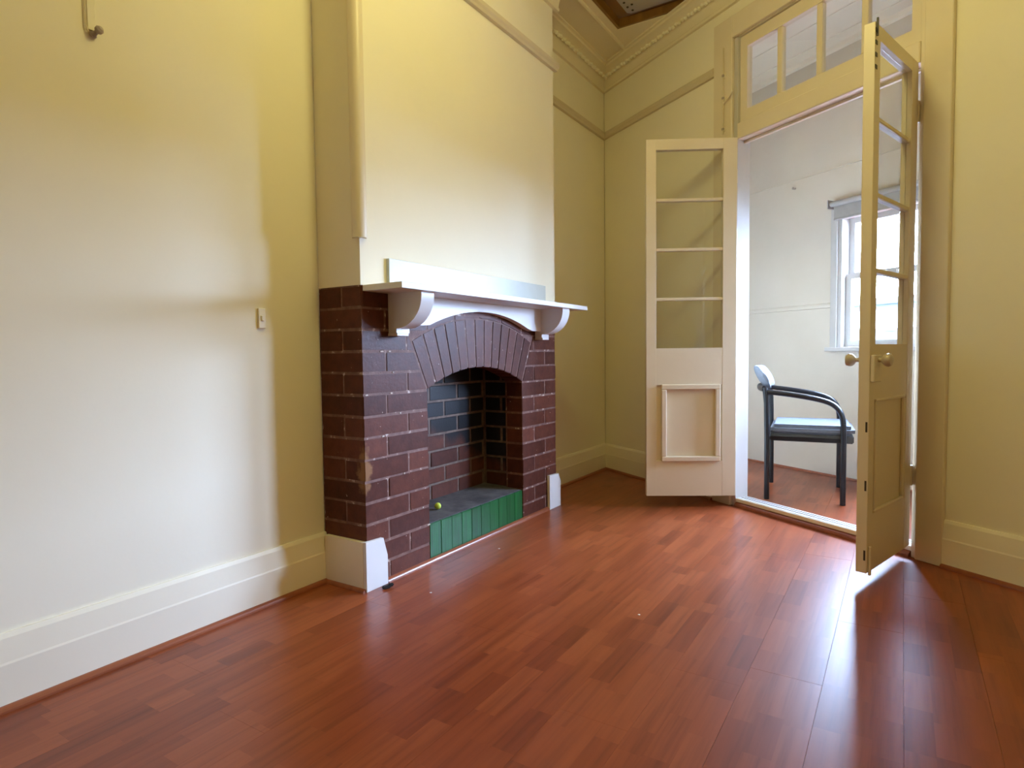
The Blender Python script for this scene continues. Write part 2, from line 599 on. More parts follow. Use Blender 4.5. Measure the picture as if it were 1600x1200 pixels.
def quad(r):
    return [(0, 0)] + [(r * math.cos(R(a)), r * math.sin(R(a))) for a in (0, 22, 45, 68, 90)]


def along_y(name, prof, y0, y1, x, sgn, mt):
    return MB().prism([(x + sgn * u, w) for u, w in prof], y0, y1, 'y').build(name, mt)


def along_s(name, prof, s0, s1, off, sgn, mt):
    b = MB()
    poly = [(off + sgn * u, w) for u, w in prof]
    b.prism(poly, s0, s1, 'x')
    return b.build(name, mt, frame='door')


struct(along_y('baseboard_left', SK, YF, Y0 - 0.0, 0, 1, M['skirt']), 'off-white stepped skirting along the left wall before the fireplace', 'skirting')
struct(along_y('baseboard_alcove', SK, Y1, O.y - 0.01, 0, 1, M['skirt']), 'cream skirting on the left wall inside the far alcove', 'skirting')
struct(along_s('baseboard_back', SK, 0.02, 1.226, 0, -1, M['skirt']), 'cream skirting on the door wall beside the alcove corner', 'skirting')
struct(along_s('baseboard_right', SK, 2.592, SEND - 0.02, 0, -1, M['skirt']), 'cream skirting on the door wall right of the doors', 'skirting')

q = [(0.022 + u, w) for u, w in quad(0.016)]
struct(along_y('trim_1', q, YF, Y0 - 0.0, 0, 1, M['bead']), 'red-brown floor beading along the left skirting', 'beading')
struct(along_y('trim_2', q, Y1 + 0.02, O.y - 0.02, 0, 1, M['bead']), 'red-brown floor beading in the alcove left of the doors', 'beading')
struct(along_s('trim_3', q, 0.03, 1.226, 0, -1, M['bead']), 'red-brown floor beading behind the left door leaf', 'beading')
struct(along_s('trim_4', q, 2.592, SEND - 0.03, 0, -1, M['bead']), 'red-brown floor beading right of the doors', 'beading')

RAIL = [(0, 2.598), (0.018, 2.600), (0.022, 2.612), (0.030, 2.622), (0.034, 2.638), (0.026, 2.645), (0.0, 2.648)]
struct(MB().prism([(D + u, w) for u, w in RAIL], Y0 - 0.02, Y1 + 0.026, 'y').build('trim_5', M['rail']), 'cream picture rail across the chimney breast', 'picture rail')
struct(along_y('trim_6', RAIL, Y1, O.y - 0.01, 0, 1, M['rail']), 'cream picture rail on the alcove side wall', 'picture rail')
struct(along_s('trim_7', RAIL, 0.01, 1.226, 0, -1, M['rail']), 'cream picture rail on the door wall left of the doors', 'picture rail')
struct(along_s('trim_8', RAIL, 2.592, SEND - 0.02, 0, -1, M['rail']), 'cream picture rail on the door wall right of the doors', 'picture rail')

# plaster cornice: cove with beads
CO = [(0, 2.955), (0.018, 2.957), (0.022, 2.972), (0.014, 2.980), (0.020, 3.010), (0.036, 3.040), (0.060, 3.062), (0.085, 3.074),
      (0.100, 3.076), (0.104, 3.088), (0.120, 3.090), (0.120, CEIL), (0, CEIL)]


def beads(parent, pts, r):
    b = MB()
    for p in pts:
        mtx = Matrix.Translation(p)
        res = bmesh.ops.create_icosphere(b.bm, subdivisions=1, radius=r, matrix=mtx)
    return b


def cornice(name, lab, kind, a0, a1, base=0.0):
    if kind == 'y':
        o = MB().prism([(base + u, w) for u, w in CO], a0, a1, 'y').build(name, M['ceiling'], smooth=True)
        n = int((a1 - a0) / 0.030)
        bb = beads(o, [Vector((base + 0.050, a0 + 0.015 + i * 0.030, 3.040 + 0.006 * (i % 2))) for i in range(n)], 0.014)
    else:
        o = MB().prism([(-u, w) for u, w in CO], a0, a1, 'x').build(name, M['ceiling'], smooth=True, frame='door')
        n = int((a1 - a0) / 0.030)
        bb = beads(o, [Vector((a0 + 0.015 + i * 0.030, -0.050, 3.040 + 0.006 * (i % 2))) for i in range(n)], 0.014)
    e_ = bb.build('leaf_enrichment', M['wall'], o, smooth=True)
    e_['kind'] = 'stuff'
    struct(o, lab, 'cornice')
    return o


cornice('trim_9', 'moulded plaster cornice above the alcove side wall', 'y', Y1, O.y - 0.02)
cornice('trim_10', 'moulded plaster cornice running above the french doors', 's', 0.03, SEND - 0.02)
cornice('trim_11', 'moulded plaster cornice across the top of the chimney breast', 'y', Y0 - 0.05, Y1 + 0.05, D)
cornice('trim_12', 'moulded plaster cornice over the left wall, above the frame', 'y', YF, Y0)
RB = [(-0.014, 0), (0.014, 0), (0.010, -0.010), (0, -0.014), (-0.010, -0.010)]
struct(MB().prism([(0.30 + u, CEIL + w) for u, w in RB], Y1 - 0.2, 4.36, 'y').build('trim_13', M['ceiling']), 'thin plaster ridge on the ceiling beside the hatch', 'moulding')

# corner bead on the chimney's near edge
cbz = [(D - 0.036, Y0 - 0.005), (D - 0.032, Y0 - 0.005), (D - 0.029, Y0 - 0.001), (D - 0.026, Y0 - 0.012), (D - 0.016, Y0 - 0.020), (D + 0.002, Y0 - 0.019),
       (D + 0.015, Y0 - 0.010), (D + 0.021, Y0 + 0.004), (D + 0.019, Y0 + 0.018), (D + 0.010, Y0 + 0.026), (D + 0.001, Y0 + 0.028), (D + 0.006, Y0 + 0.031), (D + 0.006, Y0 + 0.036), (D - 0.001, Y0 + 0.036), (D - 0.001, Y0 + 0.030), (D - 0.001, Y0 + 0.001), (D - 0.034, Y0 + 0.001)]
struct(MB().prism(cbz, 1.385, CEIL - 0.16, 'z').build('trim_14', M['trim'], smooth=True), 'rounded timber staff bead on the chimney near corner', 'staff bead')

# ------------------------------------------------------------------ fireplace
CH = 0.086            # course height
J = 0.0075             # joint
OY0, OY1 = 2.107, 2.911   # opening
AC = ((OY0 + OY1) / 2, -0.080)
RI, RO = 0.947, 1.182
FB = -0.03            # firebox back
FS0, FS1 = OY0 - 0.012, OY1 + 0.012
HZ = 0.178            # hearth level
fp = empty('fireplace', (D, (Y0 + Y1) / 2, 0))
FPI = Matrix.Translation((-D, -(Y0 + Y1) / 2, 0))
tag(fp, 'red-brown painted brick fireplace with arched opening and green tiled hearth', 'fireplace')


def fpart(mb, name, material, smooth=False, parent=None):
    bmesh.ops.transform(mb.bm, matrix=FPI, verts=list(mb.bm.verts))
    return mb.build(name, material, parent or fp, smooth)


def arc(yc, zc, r, y):
    return zc + math.sqrt(max(r * r - (y - yc) ** 2, 0))


# mortar bed behind the bricks
MD = D - 0.0018
mb = MB()
mb.box(MD - 0.11, MD, Y0 + 0.0018, OY0 - 0.003, 0, 1.204)
mb.box(MD - 0.11, MD, OY1 + 0.003, Y1 - 0.0018, 0, 1.204)
mb.box(0.0, MD - 0.11, Y0 + 0.0018, FS0 - 0.051, 0, 1.204)
mb.box(0.0, MD - 0.11, FS1 + 0.051, Y1 - 0.0018, 0, 1.204)
mb.box(0.0, MD - 0.11, FS0 - 0.051, FS1 + 0.051, 1.151, 1.204)
ys = [OY0 - 0.003 + i * (OY1 - OY0 + 0.006) / 16 for i in range(17)]
poly = [(y, arc(*AC, RI, y) + 0.004) for y in ys] + [(OY1 + 0.003, 1.204), (OY0 - 0.003, 1.204)]
mb.prism(poly, MD - 0.11, MD, 'x')
fpart(mb, 'mortar_bed', M['mortar'])
mb = MB()
mb.box(FB - 0.06, FB - 0.003, FS0 - 0.05, FS1 + 0.05, 0, 1.15)
mb.box(FB - 0.05, MD - 0.11, FS1 + 0.003, FS1 + 0.05, 0, 1.15)
mb.box(FB - 0.05, MD - 0.11, FS0 - 0.05, FS0 - 0.003, 0, 1.15)
mb.box(FB - 0.05, MD - 0.11, FS0 - 0.05, FS1 + 0.05, 1.08, 1.15)
fpart(mb, 'firebox_lining', M['sootmortar'])


def brick_poly(poly, x0, x1, material, jit=0.0016):
    """a brick whose face outline lies in the Y-Z plane"""
    b = MB()
    dx = random.uniform(-jit, jit)
    b.prism(poly, x0, x1 + dx, 'x')
    ed = [e_ for e_ in b.bm.edges]
    bmesh.ops.bevel(b.bm, geom=ed, offset=0.0026, segments=2, affect='EDGES', clamp_overlap=True)
    return fpart(b, 'brick', material)


HALF = math.asin((OY1 - OY0) / 2 / RI)       # half angle of the arch
pier = OY0 - Y0
st = (pier - J) * 2 / 3                      # stretcher
hd = (pier - J) / 3
for k in range(14):
    z0, z1 = k * CH + J / 2, (k + 1) * CH - J / 2
    # ---- front bricks, as intervals along Y
    if k % 2:      # stretcher at the corner
        L = [(Y0, Y0 + st), (Y0 + st + J, OY0)]
    else:
        L = [(Y0, Y0 + hd), (Y0 + hd + J, OY0)]
    Rr = [(Y0 + Y1 - b, Y0 + Y1 - a) for a, b in L]
    iv = L + Rr
    if k >= 12:
        n_mid = 3 if k % 2 else 4
        wid = (OY1 - OY0 - J * 2 + J) / n_mid
        iv = iv + [(OY0 + J + i * wid, OY0 + (i + 1) * wid) for i in range(n_mid)]
    for a, b in iv:
        near_corner = abs(a - Y0) < 1e-6
        far_corner = abs(b - Y1) < 1e-6
        if k >= 12:
            nn = 8
            bot = [(a + (b - a) * i / nn, max(z0, arc(*AC, RO, a + (b - a) * i / nn) + J * 0.8 if abs(a + (b - a) * i / nn - AC[0]) < 0.50 else z0)) for i in range(nn + 1)]
            bot = [(y, min(zz, z1 - 0.004)) for y, zz in bot]
            if max(z1 - zz for y, zz in bot) < 0.012:
                continue
            if all(abs(zz - z0) < 1e-6 for y, zz in bot):
                bot = [bot[0], bot[-1]]
            poly = bot + [(b, z1), (a, z1)]
        else:
            poly = [(a, z0), (b, z0), (b, z1), (a, z1)]
            if z1 > 0.78:
                for sg in (-1, 1):
                    ang = HALF
                    px, pz = AC[0] + sg * math.sin(ang) * RI, AC[1] + math.cos(ang) * RI
                    if (sg < 0) == ((a + b) / 2 < AC[0]):
                        # line through the springing, along the radius; keep the pier side
                        nx, nz = sg * math.cos(ang), -math.sin(ang)
                        poly = clip(poly, px + nx * J * 0.8, pz + nz * J * 0.8, nx, nz)
                if len(poly) < 3:
                    continue
        # the corner bricks turn onto the side face
        depth = 0.105 if k % 2 or not (near_corner or far_corner) else D
        x0 = max(D - depth, 0.002)
        if k == 0 and (near_corner or far_corner):
            pass
        brick_poly(poly, x0, D, M['brick'])
    # ---- second header on the side faces of the stretcher courses
    if k % 2:
        b = MB().box(0.004, D - 0.105 - J, Y0 + random.uniform(-.001, .001), Y0 + 0.10, z0, z1).bevel(0.0022)
        fpart(b, 'brick', M['brick'])
        b = MB().box(0.004, D - 0.105 - J, Y1 - 0.10, Y1, z0, z1).bevel(0.0022)
        fpart(b, 'brick', M['brick'])

# arch of soldier bricks
NV = 13
for i in range(NV):
    a0 = -HALF + 2 * HALF * i / NV
    a1 = -HALF + 2 * HALF * (i + 1) / NV
    g0, g1 = J * 0.5 / RI, J * 0.5 / RO
    poly = [(AC[0] + RI * math.sin(a0 + g0), AC[1] + RI * math.cos(a0 + g0)), (AC[0] + RI * math.sin(a1 - g0), AC[1] + RI * math.cos(a1 - g0)),
            (AC[0] + RO * math.sin(a1 - g1), AC[1] + RO * math.cos(a1 - g1)), (AC[0] + RO * math.sin(a0 + g1), AC[1] + RO * math.cos(a0 + g1))]
    brick_poly(poly, D - 0.108, D + 0.001, M['brick'])

# pale chips of mortar left in the joints beside the opening
for k in range(2, 13):
    for (ya_, yb_) in ((Y0 + 0.01, Y0 + 0.10), (OY0 - 0.05, OY0 - 0.012), (OY1 + 0.004, OY1 + 0.04), (Y0 + 0.1, Y0 + 0.30)):
        if random.random() < 0.5 or (k > 8 and ya_ > Y0 + 0.2):
            continue
        y_ = random.uniform(ya_, yb_)
        l_ = random.uniform(0.006, 0.022)
        z_ = k * CH
        b = MB().prism([(y_, z_ - 0.003), (y_ + l_, z_ - 0.0025), (y_ + l_ * 0.9, z_ + 0.003), (y_ + 0.001, z_ + 0.002)], MD - 0.002, D + 0.0006, 'x')
        fpart(b, 'mortar_chip', M['chip'])

# firebox bricks: back wall and two side walls
def run(a, b, k):
    out = []
    y = a - (0.12 if k % 2 else 0.0)
    while y < b - 0.01:
        c, d_ = max(y, a), min(y + 0.225, b)
        if d_ - c > 0.02:
            out.append((c, d_))
        y += 0.235
    return out


for k in range(2, 13):
    z0, z1 = k * CH + 0.006, (k + 1) * CH - 0.006
    zz0 = max(z0, HZ + 0.001)
    if z1 - zz0 < 0.01:
        continue
    for a, b in run(FS0, FS1, k + 1):
        bb = MB().box(FB - 0.02, FB + random.uniform(-.001, .0015), a, b - 0.004, zz0, z1).bevel(0.0025)
        fpart(bb, 'brick', M['sootbrick'])
    for a, b in run(FB + 0.012, D - 0.115, k):
        bb = MB().box(a, b - 0.004, FS1 + random.uniform(-.0015, .001), FS1 + 0.02, zz0, z1).bevel(0.0025)
        fpart(bb, 'brick', M['sootbrick'])
        bb = MB().box(a, b - 0.004, FS0 - 0.02, FS0, zz0, z1).bevel(0.0025)
        fpart(bb, 'brick', M['sootbrick'])
# inner faces of the piers between the front brick and the firebox
hs = MB()
hs.prism([(FB - 0.02, HZ + 0.006), (D - 0.014, HZ - 0.006), (D - 0.014, 0.0), (FB - 0.02, 0.0)], OY0 - 0.02, OY1 + 0.02, 'y')
# prism along y uses (x, z)
hearth = fpart(hs, 'hearth_slab', M['ash'])
# broken pieces of mortar lying at the back of the hearth
# green tiles
NT = 10
tw = (OY1 - OY0 - 0.008) / NT
for i in range(NT):
    a = OY0 + 0.004 + i * tw
    b = MB().box(D - 0.014, D - 0.003 + random.uniform(-.0008, .0008), a + 0.0009, a + tw - 0.0009, 0.004, 0.170).bevel(0.0014)
    fpart(b, 'tile', M['tile'])

# skirting returns around the brick
ret = MB().box(0.022, D + 0.0, Y0 - 0.020, Y0 - 0.001, 0, 0.196).build('trim_15', M['skirt'])
struct(ret, 'off-white skirting board on the near side of the fireplace', 'skirting')
poly = [(Y0 - 0.020, 0), (Y0 + 0.100, 0), (Y0 + 0.100, 0.118), (Y0 + 0.078, 0.194), (Y0 - 0.020, 0.199)]
blk = MB().prism(poly, D + 0.001, D + 0.017, 'x').bevel(0.001).build('trim_16', M['white'])
struct(blk, 'white clipped skirting end block on the fireplace near corner', 'skirting')
poly = [(Y1 - 0.115, 0), (Y1 + 0.022, 0), (Y1 + 0.022, 0.155), (Y1 - 0.002, 0.200), (Y1 - 0.115, 0.205)]
blk = MB().prism(poly, D + 0.001, D + 0.019, 'x').bevel(0.001).build('trim_17', M['white'])
struct(blk, 'white clipped skirting end block on the fireplace far corner', 'skirting')
ret = MB().box(0.0, D + 0.001, Y1 + 0.001, Y1 + 0.020, 0, 0.196).build('trim_18', M['skirt'])
struct(ret, 'cream skirting board on the hidden far side of the fireplace', 'skirting')
qb = [(D + 0.001 + u, w) for u, w in quad(0.018)]
bd = MB().prism(qb, Y0 + 0.102, Y1 - 0.118, 'y').build('trim_19', M['bead'], smooth=True)
struct(bd, 'shiny red-brown floor beading along the hearth front', 'beading')
qb = [(Y0 - 0.021 - u, w) for u, w in quad(0.014)]
bd = MB()
bd.prism(qb, 0.030, D + 0.012, 'x')
struct(bd.build('trim_20', M['bead'], smooth=True), 'red-brown floor beading below the fireplace side board', 'beading')

# ------------------------------------------------------------------ mantelpiece
SX = 0.205             # shelf projection
man = empty('mantelpiece', (D, (Y0 + Y1) / 2, 1.18))
MPI = Matrix.Translation((-D, -(Y0 + Y1) / 2, -1.18))
tag(man, 'white painted timber mantel shelf on two curved corbels', 'mantelpiece')


def mpart(mb, name, material, smooth=False):
    bmesh.ops.transform(mb.bm, matrix=MPI, verts=list(mb.bm.verts))
    return mb.build(name, material, man, smooth)


mpart(MB().box(D + 0.0015, D + SX, Y0 + 0.008, Y1 + 0.024, 1.180, 1.204).bevel(0.002), 'shelf', M['white'])
mpart(MB().box(D + 0.0005, D + 0.016, 1.864, 3.160, 1.2042, 1.322).bevel(0.0015), 'upstand', M['upstand'])
for (a, b) in ((1.868, 1.945), (3.058, 3.140)):
    # profile in X-Z: quarter curve, foot block below
    prof = [(D + 0.0015, 1.180), (D + 0.180, 1.180)]
    for t in range(0, 91, 9):
        prof.append((D + 0.045 + 0.135 * math.cos(R(t)), 1.168 - 0.130 * math.sin(R(t))))
    prof += [(D + 0.045, 1.020), (D + 0.0015, 1.020)]
    b_ = MB().prism(prof, a, b, 'y')
    mpart(b_, 'corbel', M['white'], True)
    mpart(MB().box(D + 0.0015, D + 0.052, a - 0.004, b - 0.012, 1.008, 1.0195).bevel(0.001), 'corbel_foot', M['white'])
# arched fascia between the corbels
fa, fb_ = 1.945, 3.058
nn = 24
bot = []
for i in range(nn + 1):
    y = fa + (fb_ - fa) * i / nn
    zz = max(1.056, arc(AC[0], AC[1], 1.216, y)) if abs(y - AC[0]) < 0.55 else 1.056
    bot.append((y, zz))
mpart(MB().prism(bot + [(fb_, 1.180), (fa, 1.180)], D + 0.0025, D + 0.040, 'x'), 'fascia', M['white'])

# ------------------------------------------------------------------ door frame, transom, fanlight
df = door_empty('door_frame')
struct(df, 'cream moulded door frame with transom around the french doors', 'door frame')


def dpart(mb, name, material, parent=df, smooth=False):
    return mb.build(name, material, parent, smooth)


dpart(MB().box(1.226, 1.374, -0.024, -0.001, 0, 2.885).bevel(0.003), 'architrave', M['trim'])
dpart(MB().box(2.478, 2.592, -0.024, -0.001, 0, 2.885).bevel(0.003), 'architrave', M['trim'])
dpart(MB().box(1.3745, 2.4775, -0.024, -0.001, 2.757, 2.885).bevel(0.003), 'architrave', M['trim'])
dpart(MB().box(1.3755, OS0, -0.006, WT + 0.004, 0, 2.754).bevel(0.002), 'jamb', M['jamb'])
dpart(MB().box(OS1 + 0.005, 2.4765, -0.006, WT + 0.004, 0, 2.754).bevel(0.002), 'jamb', M['trim'])
dpart(MB().box(OS0 + 0.0005, OS1 + 0.0045, -0.012, WT, HEAD, 2.258).bevel(0.004), 'transom', M['trim'])
dpart(MB().box(OS0 + 0.0005, OS1 + 0.0045, 0.045, 0.065, HEAD - 0.014, HEAD - 0.0005), 'door_stop', M['trim'])
dpart(MB().box(OS0, OS1 + 0.0045, 0.006, WT, 0.0, 0.050).bevel(0.003), 'sill', M['jamb'])
for (a, b) in ((0.030, 0.038), (0.060, 0.068)):
    dpart(MB().box(OS0 + 0.01, OS1, a, b, 0.0502, 0.053), 'sill_track', M['steel'])
dpart(MB().box(OS0, OS1 + 0.0045, -0.002, 0.0055, 0.026, 0.048).bevel(0.002), 'sill_nosing', M['skirt'])
qb = [(0.0055 - u, w) for u, w in quad(0.024)]
dpart(MB().prism(qb, OS0 + 0.0, OS1 + 0.0, 'x'), 'sill_beading', M['bead'])

fan = door_empty('window_1')
struct(fan, 'four-pane fanlight window above the french doors', 'window')
GL0, GL1, GZ0, GZ1 = 1.458, 2.400, 2.328, 2.682
FZ0, FZ1, FA, FBX = 2.2585, 2.750, 1.4065, 2.4505
dpart(MB().box(FA, GL0, 0.012, 0.050, FZ0, FZ1), 'stile', M['trim'], fan)
dpart(MB().box(GL1, FBX, 0.012, 0.050, FZ0, FZ1), 'stile', M['trim'], fan)
dpart(MB().box(GL0, GL1, 0.012, 0.050, FZ0, GZ0), 'rail', M['trim'], fan)
dpart(MB().box(GL0, GL1, 0.012, 0.050, GZ1, FZ1), 'rail', M['trim'], fan)
cs = [GL0] + [1.683, 1.929, 2.175] + [GL1]
for c_ in cs[1:4]:
    dpart(MB().box(c_ - 0.017, c_ + 0.017, 0.014, 0.048, GZ0 + 0.0004, GZ1 - 0.0004).bevel(0.004), 'muntin', M['trim'], fan)
for i in range(4):
    a = cs[i] + (0.017 if i else 0) + 0.0005
    b = cs[i + 1] - (0.017 if i < 3 else 0) - 0.0005
    dpart(MB().box(a, b, 0.030, 0.033, GZ0 + 0.0005, GZ1 - 0.0005), 'pane', M['glass'], fan)

# fanlight opener rod on the left architrave
op = door_empty('fanlight_opener')
tag(op, 'old painted fanlight opener rod on the left architrave', 'rod')
op.location = W(1.318, -0.024, 2.20)
for nm, path, r_ in (('rod', [(0, -0.012, 0.02), (0, -0.012, 0.52)], 0.004), ('arm', [(0, -0.014, 0.20), (0.045, -0.012, 0.215), (0.075, -0.010, 0.245)], 0.004)):
    MB().tube(path, r_, seg=8).build(nm, M['rail'], op, True)
for zz in (0.05, 0.23, 0.36):
    MB().box(-0.011, 0.011, -0.008, -0.0005, zz - 0.014, zz + 0.014).bevel(0.002).build('bracket', M['trim'], op)
    MB().lathe([(0.0075, -0.006), (0.0085, 0), (0.0075, 0.006)], 10, Matrix.Translation((0, -0.012, zz))).build('collar', M['knobgrey'], op, True)

# ------------------------------------------------------------------ the two door leaves
def leaf(name, label, hinge, rz, sgn, zb, zt, width):
    """local x from hinge to free edge; thickness on the y side given by sgn (+1: 0..0.04, -1: -0.04..0)"""
    e0 = empty(name, hinge, rz)
    struct(e0, label, 'door')
    T = 0.040
    ya, yb = (0.0, T) if sgn > 0 else (-T, 0.0)
    h0 = 0.005
    gs0, gs1 = 0.085, width - 0.058
    gz = [0.952, 1.240, 1.529, 1.817, 2.105]

    def part(mb, nm, mt, sm=False, par=None):
        return mb.build(nm, mt, par or e0, sm)
    part(MB().box(h0, gs0, ya, yb, zb, zt).bevel(0.0015), 'stile', M['trim'])
    part(MB().box(gs1, width, ya, yb, zb, zt).bevel(0.0015), 'stile', M['trim'])
    part(MB().box(gs0, gs1, ya + .0005, yb - .0005, gz[4], zt - 0.0005), 'rail', M['trim'])
    part(MB().box(gs0, gs1, ya + .0005, yb - .0005, 0.735, gz[0]), 'rail', M['trim'])
    part(MB().box(gs0, gs1, ya + .0005, yb - .0005, zb + .0005, 0.282), 'rail', M['trim'])
    ym = (ya + yb) / 2
    for z in gz[1:4]:
        part(MB().box(gs0, gs1, ya + .004, yb - .004, z - 0.009, z + 0.009).bevel(0.003), 'muntin', M['trim'])
    for i in range(4):
        part(MB().box(gs0, gs1, ym - .0015, ym + .0015, gz[i] + (0.009 if i else 0) + .0005, gz[i + 1] - (0.009 if i < 3 else 0) - .0005), 'pane', M['glass'])
    # lower panel with bolection moulding on both faces
    part(MB().box(gs0, gs1, ym - 0.007, ym + 0.007, 0.282, 0.735), 'panel', M['trim'])
    pa, pb, pc, pd = gs0 + 0.012, gs1 - 0.030, 0.280, 0.738
    if sgn < 0:
        pa, pb = gs0 + 0.012, gs1 - 0.012
    for side in (0, 1):
        y_f = yb if side else ya
        d1 = 1 if side else -1
        if (sgn > 0) == bool(side):     # raised bolection frame on the sunroom face
            mw, hh = 0.030, 0.012
        else:
            mw, hh = 0.014, 0.002
        for (x0, x1, z0, z1) in ((pa, pb, pc, pc + mw), (pa, pb, pd - mw, pd), (pa, pa + mw, pc + mw, pd - mw), (pb - mw, pb, pc + mw, pd - mw)):
            q0, q1 = sorted((y_f - d1 * 0.013, y_f + d1 * hh))
            part(MB().box(x0, x1, q0, q1, z0, z1).bevel(0.004), 'panel_moulding', M['trim'])
    return e0, ya, yb, width


la = R(117.5)
hl = W(OS0 - 0.002, -0.014)
left_leaf, ya, yb, wd = leaf('door_1', 'cream glazed french door leaf standing open on the left', hl, -PHI - la, 1, 0.072, 2.166, 0.530)
ra = R(106.5)
hr = W(OS1 + 0.004, -0.014)
right_leaf, ya2, yb2, wd = leaf('door_2', 'cream glazed french door leaf swung open towards the viewer, with knobs', hr, -PHI + math.pi + ra, -1, 0.055, 2.160, 0.525)
for e0, sg in ((left_leaf, 1), (right_leaf, -1)):
    for zz in (0.37, 1.955):
        h_ = MB().lathe([(0.006, -0.045), (0.007, -0.040), (0.007, 0.040), (0.006, 0.045)], 10, Matrix.Translation((0.0, 0.0, zz))).build('hinge', M['trim'], e0, True)
        MB().box(-0.008, 0.008, -0.004, 0.004, zz - 0.04, zz + 0.04).build('hinge_leaf', M['trim'], h_)
# knobs and rim lock on the right leaf
KX, KZ = 0.478, 0.890
for y_f, d1 in ((yb2, 1), (ya2, -1)):
    mt_ = Matrix.Translation((KX, y_f, KZ)) @ Matrix.Rotation(R(-90 * d1), 4, 'X')
    b_ = MB().lathe([(0.022, 0.0), (0.022, 0.004), (0.009, 0.007), (0.008, 0.026), (0.016, 0.032), (0.0245, 0.041), (0.026, 0.050), (0.022, 0.060), (0.010, 0.065)], 20, mt_)
    b_.build('knob', M['brass'], right_leaf, True)
MB().box(KX - 0.035, KX + 0.044, yb2 + 0.0005, yb2 + 0.016, KZ - 0.085, KZ + 0.02).bevel(0.003).build('rim_lock', M['trim'], right_leaf)
# flush bolt marks on the free edge
for zz in (2.13, 2.085, 2.04, 1.995):
    MB().box(0.505, 0.5256, yb2 + 0.0002, yb2 + 0.003, zz - 0.008, zz + 0.008).bevel(0.001).build('bolt_staple', M['dark'], right_leaf)
MB().box(0.507, 0.515, yb2 + 0.0004, yb2 + 0.006, 2.11, 2.176).build('bolt', M['dark'], right_leaf)
MB().box(0.500, 0.512, yb2 + 0.0004, yb2 + 0.010, 0.045, 0.16).bevel(0.002).build('bolt', M['trim'], right_leaf)
for (a, zz) in ((0.5252, 0.125), (0.5252, 0.40), (0.5252, 0.63)):
    MB().box(0.5246, 0.5256, yb2 - 0.012, yb2 - 0.005, zz - 0.02, zz + 0.02).build('paint_chip', M['dark'], right_leaf)

# ------------------------------------------------------------------ sunroom behind the doors
S0, S1 = -0.55, 4.25
sw = MB()
zt_ = CEIL + 0.05
cuts = [S0] + [v for a, b, _, _ in WINDOWS for v in (a, b)] + [S1]
for i in range(0, len(cuts), 2):
    sw.box(cuts[i], cuts[i + 1], SUN, SUN + 0.12, 0, zt_)
for a, b, z0, z1 in WINDOWS:
    sw.box(a, b, SUN, SUN + 0.12, 0, z0)
    sw.box(a, b, SUN, SUN + 0.12, z1, zt_)
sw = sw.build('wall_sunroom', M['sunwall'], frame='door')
struct(sw, 'pale rendered far wall of the sunroom seen through the doorway', 'wall')
en = MB().box(S0 - 0.1, S0, WT - 0.6, SUN + 0.12, 0, zt_).box(S1, S1 + 0.1, 0, SUN + 0.12, 0, zt_).box(S0, 0.01, 0.0, WT, 0, zt_)
struct(en.build('wall_sunroom_end', M['sunwall'], frame='door'), 'pale end walls of the sunroom, hidden from view', 'wall')
sc_ = MB().box(S0, S1, WT, SUN + 0.12, CEIL, CEIL + 0.05).build('ceiling_sunroom', M['sunceil'], frame='door')
struct(sc_, 'pale boarded sunroom ceiling seen through the fanlight', 'ceiling')
for of in (0.30, 0.58, 0.86, 1.12):
    MB().box(S0, S1, of, of + 0.012, CEIL - 0.006, CEIL + 0.001).build('cover_strip', M['sunceil'], sc_)
struct(along_s('trim_21', [(0, CEIL - 0.035), (0.03, CEIL - 0.03), (0.035, CEIL), (0, CEIL)], S0, S1, SUN, -1, M['sunceil']), 'plain cornice strip at the top of the sunroom wall', 'cornice')
struct(along_s('trim_22', [(0, 2.236), (0.006, 2.238), (0.006, 2.250), (0, 2.252)], S0, S1, SUN, -1, M['sunwall']), 'thin picture rail high on the sunroom wall', 'picture rail')
struct(along_s('trim_23', [(0, 1.240), (0.012, 1.243), (0.014, 1.262), (0.008, 1.275), (0, 1.277)], S0, 1.05, SUN, -1, M['sunwall']), 'dado rail on the sunroom wall left of its window', 'dado rail')
struct(along_s('trim_24', quad(0.014), S0, S1, SUN, -1, M['bead']), 'red-brown floor beading along the sunroom wall', 'beading')
hk = MB().lathe([(0.006, 0), (0.008, 0.004), (0.004, 0.012), (0.010, 0.020), (0.010, 0.028), (0.004, 0.032)], 10, Matrix.Rotation(R(90), 4, 'X')).build('wall_hook', M['knobgrey'])
hk.location = W(0.726, SUN - 0.001, 2.178)
hk.rotation_euler = (0, 0, -PHI)
tag(hk, 'small grey hook on the sunroom wall below the picture rail', 'hook')


